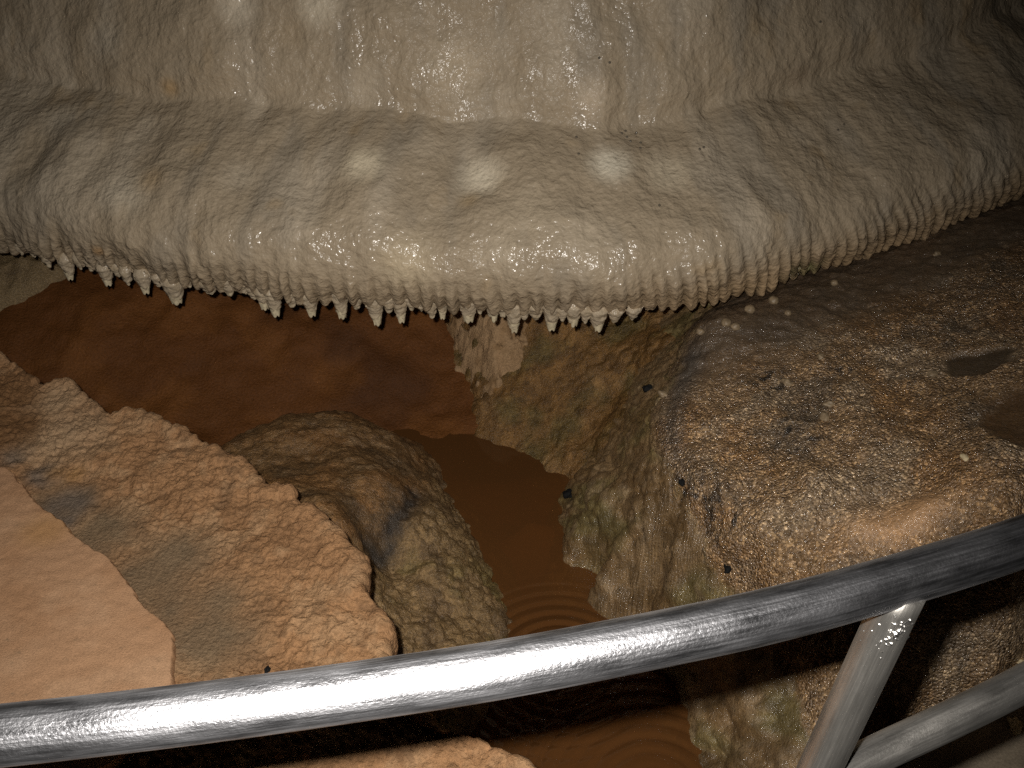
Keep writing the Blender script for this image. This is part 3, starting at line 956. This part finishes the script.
# distance from the outer edge decides how rough the crust is
de = (1 - np.r_[sgr, np.ones(NE)])[None, :] * rl
trough = spot(q2, atz(62, 505, .475), .06, .8)
for (x, y, r) in [(100, 535, .07), (150, 580, .09), (190, 620, .09), (215, 640, .07), (180, 560, .06)]:
    trough = np.maximum(trough, spot(q2, atz(x, y, .475), r, .9))
roughm = 1 - .85 * trough
d = roughm * (0.0065 * crag + 0.0034 * fbm(q2, 55.0, 3, .65, 113) + 0.005 * knob(w1) * sstep(.0, .5, noise(q2, 9.0, 28)) + .003 * knob(w2) * sstep(-.3, .3, noise(q2, 13.0, 29)))
d += .006 * np.exp(-(de / .03) ** 2) * (1 + noise(q2, 30, 3))
P3 = q2 + nn * d[..., None]
cs = np.empty(P3.shape)
cs[:] = (0.310, 0.174, 0.081)
cs = blend(cs, (0.238, 0.131, 0.060), sstep(-.1, .5, fbm(q2, 10.0, 4, .6, 121)) * .75)
cs = blend(cs, (0.370, 0.237, 0.126), sstep(.0, .6, fbm(q2 + 3, 13.0, 4, .6, 123)) * .6)
cs = blend(cs, (0.172, 0.099, 0.048), sstep(.25, .7, fbm(q2 + 7, 22.0, 3, .6, 125)) * .6)
cs = blend(cs, (0.150, 0.115, 0.070), np.clip(trough * (1 + .5 * noise(q2, 14.0, 8)), 0, 1) * .75)
gry = np.maximum(spot(q2, atz(42, 475, .48), .035, .7), spot(q2, atz(66, 505, .475), .042, .7))
gry = np.maximum(gry, spot(q2, atz(60, 520, .475), .03, .7))
gry = np.maximum(gry, spot(q2, atz(15, 456, .48), .03, .7) * .9)
cs = blend(cs, (0.132, 0.109, 0.087), np.clip(gry * (1 + .4 * noise(q2, 30.0, 9)), 0, 1) * .8)
pale = np.maximum(spot(q2, atz(55, 400, .5), .06, .8), spot(q2, atz(62, 430, .5), .08, .8))
cs = blend(cs, (0.356, 0.253, 0.150), pale * .75)
rust = np.maximum(spot(q2, atz(8, 393, .5), .075, .5), spot(q2, atz(4, 425, .5), .07, .5))
cs = blend(cs, (0.145, 0.074, 0.027), np.clip(rust * (1 + .5 * noise(q2, 16.0, 10)), 0, 1) * .85)
for (x, y) in [(55, 473), (75, 474)]:
    cs = blend(cs, (0.363, 0.198, 0.060), spot(q2, atz(x, y, .48), .018, .8) * .4)
SB = np.array([ctr[0], ctr[1], 0.0])
cs = cs * np.array([1.09, 1.04, 1.03])
shelf = empty('rock_shelf', tuple(SB))
tag(shelf, 'flat-topped tan rock shelf with a crumbling edge at lower left beyond the handrail', 'rock shelf')
# close the centre
link('crust', grid_mesh('crust', P3, wrap=True, col=cs, loc=SB, flip=flp), M['crust'], shelf)

# sand plate: a thin smooth sheet of sand lying in the hollow of the shelf
NT2 = 900
pl_ = crom(np.vstack([pw, pw[:1]]), NT2 + 1)[:-1]
pc_ = pl_.mean(0)
e3 = np.concatenate([pl_, np.zeros((NT2, 1))], 1)
rad2 = pl_ - pc_
rl2 = np.linalg.norm(rad2, axis=1, keepdims=True)
pl_ = pl_ + rad2 / rl2 * (0.006 * fbm(e3, 24.0, 3, .6, 131))[:, None]
NS2, NE2 = 150, 14
s2 = np.linspace(0.0, 1, NS2)
Pp = np.zeros((NT2, NS2 + NE2, 3))
Pp[:, :NS2, :2] = pc_ + (pl_ - pc_)[:, None, :] * s2[None, :, None]
Pp[:, :NS2, 2] = .489 + .0035 * fbm(np.concatenate([Pp[:, :NS2, :2], 0 * Pp[:, :NS2, :1]], 2), 5.0, 3, .5, 133) + .0012 * fbm(np.concatenate([Pp[:, :NS2, :2], 0 * Pp[:, :NS2, :1]], 2), 45.0, 2, .5, 134)
for k_ in range(NE2):
    t_ = (k_ + 1) / NE2
    Pp[:, NS2 + k_, :2] = pl_ + rad2 / rl2 * (.005 * math.sin(min(1, t_ * 2) * math.pi / 2))
    Pp[:, NS2 + k_, 2] = Pp[:, NS2 - 1, 2] - .045 * t_ ** 1.5
cp = np.empty(Pp.shape)
cp[:] = (0.323, 0.197, 0.109)
cp = blend(cp, (0.277, 0.158, 0.081), sstep(-.1, .6, fbm(Pp, 7.0, 4, .55, 141)) * .6)
cp = blend(cp, (0.370, 0.243, 0.144), sstep(.0, .6, fbm(Pp + 4, 9.0, 3, .55, 143)) * .5)
cp = blend(cp, (0.165, 0.120, 0.072), sstep(.62, .8, noise(Pp, 75.0, 145)) * .6)
cp = blend(cp, (0.145, 0.082, 0.036), np.r_[np.zeros(NS2), np.linspace(.3, 1, NE2)][None, :] * np.ones((NT2, 1)) * .8)
cp = blend(cp, (0.297, 0.164, 0.054), spot(Pp, atz(45, 530, .487), .04, .8) * .5)
cp = cp * np.array([1.42, 1.34, 1.34])
nn = normals(Pp, True)
so = link('sand_plate', grid_mesh('sand_plate', Pp, wrap=True, col=cp, loc=SB, flip=bool(nn[0, NS2 // 2, 2] < 0)), M['sand'], shelf)
so['label'] = 'smooth pinkish sand crust in the hollow of the shelf'


# ================================================================== pool water
xs = axis(-1.5, 1.0, .012, -.25, .5, .004)
ys = axis(.55, 2.95, .012, .95, 2.1, .004)
X, Y = np.meshgrid(xs, ys, indexing='ij')
Zw = 0.0008 * noise(np.stack([X, Y, 0 * X], -1), 6.0, 151)
for (x, y, lam, amp, r0, r1) in [(560, 664, .030, .0048, .04, .22), (655, 795, .034, .0046, .05, .36)]:
    c = atz(x, y, 0)
    r = np.hypot(X - c[0], Y - c[1])
    env = sstep(0, r0, r) * np.exp(-((r - .5 * (r0 + r1)) / (.42 * (r1 - r0))) ** 2)
    ch = 2 * math.pi * r / lam
    Zw += amp * env * (np.sin(ch) + .35 * np.sin(2 * ch + .6)) * (.6 + .5 * noise(np.stack([r * 1.0, 0 * r, 0 * r], -1), 18.0, 152))
wt = link('pool_water', grid_mesh('pool_water', np.stack([X, Y, Zw], -1)), M['water'])
tag(wt, 'murky brown pool water with ring ripples between the boulder and the mound', 'water', kind='stuff')


# ================================================================== handrail
def tube(path, r, n=40, caps=True, lump=0.0, seed=0):
    P = np.asarray(path, float)
    m = len(P)
    T = np.gradient(P, axis=0)
    T /= np.linalg.norm(T, axis=1, keepdims=True)
    up0 = np.array([0, 0, 1.0]) if abs(T[0, 2]) < .8 else np.array([0, 1.0, 0])
    A = np.cross(T, up0)
    A /= np.linalg.norm(A, axis=1, keepdims=True)
    B = np.cross(A, T)
    a = np.linspace(0, 2 * math.pi, n + 1)
    rr = np.full(m, r) if np.isscalar(r) else np.asarray(r)
    G = P[None] + rr[None, :, None] * (np.cos(a)[:, None, None] * A[None] + np.sin(a)[:, None, None] * B[None])
    s = np.r_[0, np.cumsum(np.linalg.norm(np.diff(P, axis=0), axis=1))]
    UV = np.stack([np.broadcast_to(s[None], (n + 1, m)), np.broadcast_to((a * float(np.mean(rr)))[:, None], (n + 1, m))], -1)
    if lump:
        G = G + lump * np.stack([noise(G, 120.0, seed + i) for i in range(3)], -1)
    if caps:
        G = np.concatenate([np.broadcast_to(P[0], (n + 1, 1, 3)), G, np.broadcast_to(P[-1], (n + 1, 1, 3))], 1)
        UV = np.concatenate([UV[:, :1], UV, UV[:, -1:]], 1)
    return G, UV


ZR = 1.15
rp = [(-420, 770), (-200, 756), (0, 735.5), (128, 721.5), (256, 705.5), (380, 688), (500, 669.5), (640, 643), (776, 614), (900, 580), (1024, 541), (1200, 476), (1400, 395)]
rw = crom([atz(x, y, ZR) for x, y in rp], 260)
dep0 = float((atz(300, 700, ZR) - CAM) @ FWD)
RR = .5 * 59.5 / FPX * dep0
RB = atz(812, 768, .9)
RB = np.array([RB[0], RB[1] - .1, .26])
hr = empty('handrail', tuple(RB))
tag(hr, 'curved brushed-steel tube handrail crossing the foreground, welded to a slanting post and lower rail', 'handrail')
G, UV = tube(rw, RR)
tr = link('top_rail', grid_mesh('top_rail', G, uv=UV, loc=RB), M['rail'], hr)
# post
ptop = atz(903, 590, ZR - .006)
def at_dep(px, py, dep):
    return CAM + ray(px, py) * dep
dtop = float((ptop - CAM) @ FWD)
pbot = at_dep(818, 772, dtop + .115)
dirp = pbot - ptop
pend = ptop + dirp * (1.15 - .17) / -dirp[2]
G, UV = tube([ptop + dirp * t / 1.0 for t in np.linspace(0, (1.15 - .17) / -dirp[2], 60)], .0188, 32)
link('post', grid_mesh('post', G, uv=UV, loc=RB), M['post'], hr)
# lower rail, butted into the post and running parallel to the top rail
drop = 0.205
lw = [at_dep(822, 783, dtop + .128), at_dep(880, 752.5, 0.965), at_dep(950, 720, .975), at_dep(1024, 683, .99), at_dep(1100, 640, 1.01), at_dep(1300, 530, 1.07)]
G, UV = tube(crom(lw, 90), .0176, 32)
l2 = link('lower_rail', grid_mesh('lower_rail', G, uv=UV, loc=RB), M['lower'], hr)
# rough weld: a lumpy skin of filler on the post just under the rail
dn = dirp / np.linalg.norm(dirp)
tocam = CAM - ptop
tocam -= dn * (tocam @ dn)
tocam /= np.linalg.norm(tocam)
side = np.cross(dn, tocam)
if (side @ RGT) < 0:
    side = -side
aa = np.linspace(-1.5, 1.5, 90)
tt = np.linspace(.012, .062, 90)
A_, T_ = np.meshgrid(aa, tt, indexing='ij')
surfp = ptop + dn * T_[..., None] + .0188 * (np.cos(A_)[..., None] * tocam + np.sin(A_)[..., None] * side)
lmp = 1.3 * fbm(surfp, 190.0, 3, .65, 171) + 1.5 * np.exp(-(((A_ - .55 + 18 * (T_ - .03)) / .42) ** 2 + ((T_ - .032) / .013) ** 2)) - 1.05
rr_ = .0188 - .0006 + .0026 * np.clip(lmp + .35, 0, 1.2)
surfp = ptop + dn * T_[..., None] + rr_[..., None] * (np.cos(A_)[..., None] * tocam + np.sin(A_)[..., None] * side)
UV = np.stack([T_, A_ * .0188], -1)
nw = normals(surfp)
fw = bool((nw[45, 45] @ tocam) < 0)
wd_ = link('weld', grid_mesh('weld', surfp, uv=UV, loc=RB, flip=fw), M['weld'], hr)
wd_['label'] = 'pale lumpy weld under the top rail'

# ================================================================== walkway slab under the rail (its outer edge shows at lower right)
ZK = .26
ke = [atz(876, 790, ZK), atz(905, 764, ZK), atz(950, 735, ZK), atz(1000, 712, ZK), atz(1060, 690, ZK), atz(1180, 650, ZK)]
poly = [np.array([-1.6, .42]), np.array([-.8, .40]), np.array([-.1, .48]), np.array([.3, .68])] + [p[:2] for p in ke] + [np.array([1.9, .9]), np.array([1.9, -.9]), np.array([.2, -1.0]), np.array([-1.6, -.9])]
pk = crom(np.vstack([poly, poly[:1]]), 701)[:-1]
pkc = np.array([.3, -.1])
e3 = np.concatenate([pk, np.zeros((700, 1))], 1)
rk = pk - pkc
rkl = np.linalg.norm(rk, axis=1, keepdims=True)
pk = pk + rk / rkl * (.006 * fbm(e3, 15.0, 3, .6, 161))[:, None]
ss = 1 - (1 - np.linspace(0, 1, 120)) ** 1.6
K = np.zeros((700, 120 + 14, 3))
K[:, :120, :2] = pkc + (pk - pkc)[:, None] * ss[None, :, None]
K[:, :120, 2] = ZK + .003 * fbm(np.concatenate([K[:, :120, :2], 0 * K[:, :120, :1]], 2), 14.0, 3, .55, 163)
for k_ in range(14):
    t_ = (k_ + 1) / 14
    K[:, 120 + k_, :2] = pk + rk / rkl * (.006 * math.sin(min(1, t_ * 4) * math.pi / 2))
    K[:, 120 + k_, 2] = ZK - .35 * t_ ** 1.6
ck = np.empty(K.shape)
ck[:] = (0.27, 0.22, 0.16)
ck = blend(ck, (0.17, 0.135, 0.095), sstep(0, .6, fbm(K, 12.0, 3, .6, 165)) * .8)
nk = normals(K, True)
wk = link('walkway', grid_mesh('walkway', K, wrap=True, col=ck, flip=bool(nk[0, 60, 2] < 0)), M['concrete'])
tag(wk, 'grey concrete walkway edge under the lower rail at the bottom right corner', 'walkway', kind='structure')


# ================================================================== loose stones
def mesh_hit(grid, px, py):
    X_, Y_ = project(grid)
    q = (X_ - px) ** 2 + (Y_ - py) ** 2
    # nearest to the camera among those that project close to the pixel
    dep = (grid - CAM) @ FWD
    cand = q < 9.0
    if not cand.any():
        i = np.unravel_index(np.argmin(q), q.shape)
    else:
        i = np.unravel_index(np.argmin(np.where(cand, dep, 99)), q.shape)
    return grid[i]


def stone(name, seed, p, wx, wy, wz, mat, facets=0.35):
    n, m = 26, 16
    a = np.linspace(0, 2 * math.pi, n, endpoint=False)
    b = np.linspace(-math.pi / 2, math.pi / 2, m)
    U = np.stack([np.cos(a)[:, None] * np.cos(b)[None], np.sin(a)[:, None] * np.cos(b)[None], np.sin(b)[None] + 0 * a[:, None]], -1)
    r = 1 + facets * noise(U + seed * 7.7, 1.3, seed) + .10 * noise(U + seed, 4.0, seed + 1)
    P = U * r[..., None] * np.array([wx, wy, wz])
    me = grid_mesh(name, P, wrap=True)
    o = link(name, me, mat, None, tuple(p + np.array([0, 0, wz * .45])))
    o.rotation_euler[2] = seed * 1.3
    return o


PEB = [(772, 300, 5, 'round pale calcite knob on the damp strip, right beside the largest lip rib', 1), (748, 309, 5.5, '', 1), (737, 326, 5, '', 1), (724, 322, 5, '', 1), (699, 331, 4.5, '', 1), (832, 282, 4, '', 1), (788, 311, 3.5, '', 1),
       (661, 394, 5, 'pale pebble perched on the left brow of the mound beside the green bank', 0), (932, 372, 5, 'whitish pebble just left of the dark wet hollow on the mound', 0),
       (823, 416, 6, 'flat cream pebble near the middle of the gritty mound', 0), (827, 405, 5, 'greyish pebble right behind the flat cream pebble on the mound', 0),
       (822, 355, 4, 'small cream pebble on the dark patch at the top of the mound', 0), (787, 381, 5, 'buff pebble left of the dark patch on the mound', 0), (937, 252, 4, 'lone pale pebble far back on the dark rock near the flowstone', 0),
       (963, 457, 4, 'small reddish-buff pebble at the right edge of the gritty slope', 0)]
for i, (x, y, r, lab, kn) in enumerate(PEB):
    p = mesh_hit(Pm2, x, y)
    dep = float((p - CAM) @ FWD)
    w = r * dep / FPX
    if kn:
        o = stone('calcite_knob', i + 2, p, w, w, w * .8, M['pale_stone'], .15)
        tag(o, 'pale rounded calcite knob on the damp rock below the ribbed hem', 'calcite knob', 'calcite knobs below the hem')
    else:
        o = stone('pebble', i + 2, p, w * 1.15, w * .8, w * .6, M['pale_stone'] if i != 14 else M['chip'], .4)
        tag(o, lab, 'pebble')
for (grid, x, y, r, lab) in [(Pm2, 645, 388, 5, 'black pebble stuck high on the green-brown slope below the hem'), (Pm2, 566, 494, 6, 'black scrap of stone at the water line where the mound meets the pool'),
                             (Pm2, 680, 485, 4.5, 'black stone sitting on the brow of the mound above its green flank'), (Pm2, 671, 713, 3.5, 'small dark pebble at the pool edge just below the shadow of the handrail'),
                             (P3[:, :NS], 267, 668, 3.5, 'small dark grey pebble on the tan shelf right above the bright part of the handrail'), (Pm2, 726, 570, 5.5, 'black stone lowest on the brow of the mound, close above the handrail')]:
    p = mesh_hit(grid, x, y)
    dep = float((p - CAM) @ FWD)
    w = r * dep / FPX
    o = stone('dark_pebble', int(x), p, w * 1.1, w * .8, w * .7, M['black_stone'], .5)
    tag(o, lab, 'pebble')
for (x, y, r, lab) in [(1016, 726, 9, 'yellowish stone chip on the concrete walkway edge under the lower rail'), (1022, 664, 6, 'pale stone chip on the rock just above the lower rail at the right border')]:
    g_ = K[:, :120] if y > 700 else Pm2
    p = mesh_hit(g_, x, y)
    dep = float((p - CAM) @ FWD)
    w = r * dep / FPX
    o = stone('stone_chip', int(y), p, w * 1.1, w * .8, w * .5, M['chip'], .5)
    tag(o, lab, 'stone chip')

# ================================================================== light: the camera's flash, up and to the left of the lens
fl_ = bpy.data.lights.new('camera_flash', 'SPOT')
fl_.energy = 150.0
fl_.color = (1.0, 0.955, 0.89)
fl_.spot_size = math.radians(89)
fl_.spot_blend = 1.0
fl_.shadow_soft_size = 0.012
fo = bpy.data.objects.new('camera_flash', fl_)
fo.location = CAM - RGT * .047 + UPV * .047
from mathutils import Vector
aim = Vector(at_dep(430, 430, 2.2)) - Vector(fo.location)
fo.rotation_euler = aim.to_track_quat('-Z', 'Y').to_euler()
COL.objects.link(fo)

w = bpy.data.worlds.new('cave_dark')
w.use_nodes = True
w.node_tree.nodes['Background'].inputs['Color'].default_value = (0.0010, 0.0009, 0.0008, 1)
S.world = w

S.view_settings.view_transform = 'Standard'
S.view_settings.look = 'None'
S.view_settings.gamma = 1.0
S.view_settings.use_curve_mapping = False
S.view_settings.exposure = 0.0
S.cycles.use_denoising = False
S.cycles.sample_clamp_indirect = 1.5
